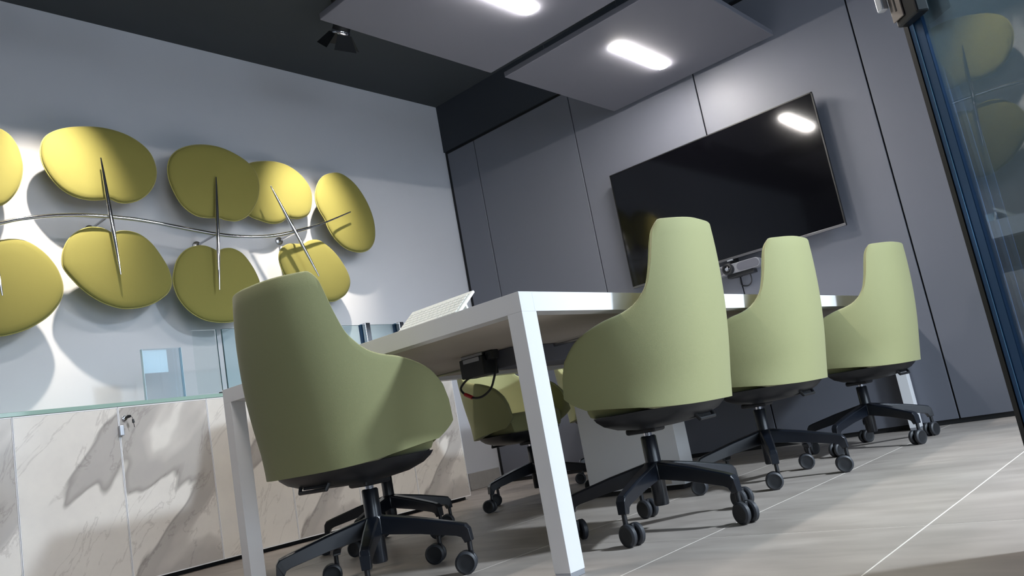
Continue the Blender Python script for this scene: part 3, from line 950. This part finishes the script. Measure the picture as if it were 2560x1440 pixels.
def loft(rings, cap0=True, cap1=True):
    n = len(rings[0])
    vs = [p for r in rings for p in r]
    fs = []
    for i in range(len(rings) - 1):
        for j in range(n):
            fs.append((i * n + j, i * n + (j + 1) % n, (i + 1) * n + (j + 1) % n, (i + 1) * n + j))
    if cap0:
        fs.append(tuple(range(n - 1, -1, -1)))
    if cap1:
        fs.append(tuple((len(rings) - 1) * n + k for k in range(n)))
    return G().add(vs, fs)


shell_g, seam = make_shell()
ME = {}
ME['shell'] = shell_g.mesh('shell', MT['chair'], smooth=True)
ME['piping'] = G().tube([tuple(p) for p in seam[1:-1]], 0.003, 6).mesh('piping', MT['chair_pipe'], smooth=True)
rg = []
for z, s in ((.374, .90), (.380, .955), (.395, .975), (.43, .98), (.455, .965), (.468, .92), (.474, .80), (.476, .4)):
    rg.append(foot_ring(z, s, 0.165, 0.036))
ME['seat'] = loft(rg).mesh('seat', MT['chair'], smooth=True)
rg = []
for z, s, zz in ((.375, .965, .3735), (.375, .93, .361), (.375, .84, .344), (.375, .66, .327), (.375, .40, .317), (.375, .2, .314)):
    rg.append([(x, y, zz) for x, y, _ in foot_ring(z, s, 0.14, 0.008)])
ME['under_shell'] = loft(rg).mesh('under_shell', MT['plastic'], smooth=True)
gb = G().tube([(-0.07, -0.195, .356), (-0.06, -0.215, .318), (0.06, -0.215, .318), (0.07, -0.195, .356)], 0.006, 8)
gb.prism([(-0.05, -0.20, .352), (-0.05, -0.21, .325), (-0.05, -0.06, .318), (-0.05, -0.06, .345)], (0.10, 0, 0))
ME['back_bracket'] = gb.mesh('back_bracket', MT['hub'], smooth=True)
ME['mechanism'] = G().box(-.040, .040, -.05, .06, .301, .322).mesh('mechanism', MT['plastic'], .008)
ME['piston'] = G().tube([(0, 0, .26), (0, 0, .305)], .0135, 16).mesh('piston', MT['chrome'], smooth=True)
ME['column'] = G().lathe([(.022, .068), (.0245, .072), (.0255, .16), (.0255, .287), (.022, .291)], (0, 0, 0), (0, 0, 1), 24).mesh('column', MT['base'], smooth=True)
ME['base_hub'] = G().lathe([(.033, .148), (.037, .155), (.037, .196), (.032, .206), (.0258, .207)], (0, 0, 0), (0, 0, 1), 24).mesh('base_hub', MT['base'], smooth=True)


def leg_mesh():
    prof_t = [(.030, .205), (.150, .180), (.270, .150), (.292, .143), (.302, .128), (.306, .092)]
    prof_b = [(.030, .150), (.150, .134), (.262, .112), (.276, .106), (.282, .094), (.283, .088)]
    hw = [.021, .0185, .0155, .015, .0145, .0125]
    vs, fs = [], []
    for (t, b, h) in zip(prof_t, prof_b, hw):
        c = 0.005
        nx = (t[0] - b[0], t[1] - b[1])
        vs += [(b[0], -h, b[1]), (t[0], -h, t[1] - c if t[1] > .13 else t[1]), (t[0], -h + c, t[1]), (t[0], h - c, t[1]), (t[0], h, t[1] - c if t[1] > .13 else t[1]), (b[0], h, b[1])]
    n = 6
    for i in range(5):
        for j in range(n):
            fs.append((i * n + j, i * n + (j + 1) % n, (i + 1) * n + (j + 1) % n, (i + 1) * n + j))
    fs.append(tuple(range(n - 1, -1, -1)))
    fs.append(tuple(5 * n + k for k in range(n)))
    return G().add(vs, fs).mesh('base_leg', MT['base'], .0012, 1)


ME['base_leg'] = leg_mesh()
WR = 0.0325
wp = [(.012, .011), (.026, .0105), (WR - .003, .0085), (WR, .0055), (WR, -.0055), (WR - .003, -.0085), (.026, -.0105), (.0235, -.0095), (.012, -.0095)]
ME['wheel'] = G().lathe(wp, (0, 0, 0), (0, 1, 0), 28, [1, 0, 0, 0, 0, 0, 1, 1]).mesh('wheel', [MT['tyre'], MT['hub']], smooth=True)
gc = G().tube([(0.012, 0, .062), (0.012, 0, .0945)], .008, 10)
gc.box(-.018, .020, -.0052, .0052, .030, .064)
ME['caster'] = gc.mesh('caster', MT['plastic'], .002)


def make_chair(x, y, yaw, base_deg, axle_dirs, label):
    """yaw: seat rotation; base_deg: world angle of first leg; axle_dirs: world angle of each caster's axle"""
    rt = root('swivel_chair', (x, y, 0), label, 'chair', 'green swivel chairs around the white table', rz=yaw)
    sh = link('shell', ME['shell'], rt)
    link('piping', ME['piping'], sh)
    link('seat', ME['seat'], rt)
    link('under_shell', ME['under_shell'], rt)
    link('mechanism', ME['mechanism'], rt)
    link('back_bracket', ME['back_bracket'], rt)
    link('piston', ME['piston'], rt)
    link('column', ME['column'], rt)
    link('base_hub', ME['base_hub'], rt)
    for k in range(5):
        a = math.radians(base_deg + 72 * k) - yaw
        lg = link('base_leg', ME['base_leg'], rt)
        lg.rotation_euler = (0, 0, a)
        c = link('caster', ME['caster'], rt)
        ax = math.radians(axle_dirs[k % len(axle_dirs)]) - yaw      # local x of the caster = rolling direction
        c.location = (.294 * math.cos(a) - .012 * math.cos(ax), .294 * math.sin(a) - .012 * math.sin(ax), 0)
        c.rotation_euler = (0, 0, ax)
        for s in (-1, 1):
            wl = link('wheel', ME['wheel'], c)
            wl.location = (-.006, s * .0165, WR)
            if s > 0:
                wl.rotation_euler = (0, 0, PI)
    return rt


HP = PI / 2
make_chair(-1.477, 2.278, 1.681, -8, [160, 165, 170, 150, 168], 'sage green high-backed swivel chair nearest the viewer on right side of table')
make_chair(-1.497, 3.165, 1.613, 10, [24, 26, 30, 22, 25], 'sage green high-backed swivel chair in the middle on right side of table')
make_chair(-1.394, 4.106, 1.529, -31, [65, 70, 60, 72, 66], 'sage green high-backed swivel chair nearest the television wall on right side of table')
make_chair(-2.074, 1.595, 0.081, 27, [40, 35, 55, 30, 38], 'sage green high-backed swivel chair turned away at the near head of table')
make_chair(-2.945, 2.365, -HP, 4, [30, 42, 36, 50, 20], 'sage green swivel chair on left side of table hidden behind the head chair')
make_chair(-2.898, 3.332, -1.45, -34, [40, 30, 35, 48, 20], 'sage green swivel chair seen under the table between front leg and cabinets')
make_chair(-2.935, 4.230, -HP, 20, [30, 40, 15, 36, 28], 'sage green swivel chair farthest along left side of table')
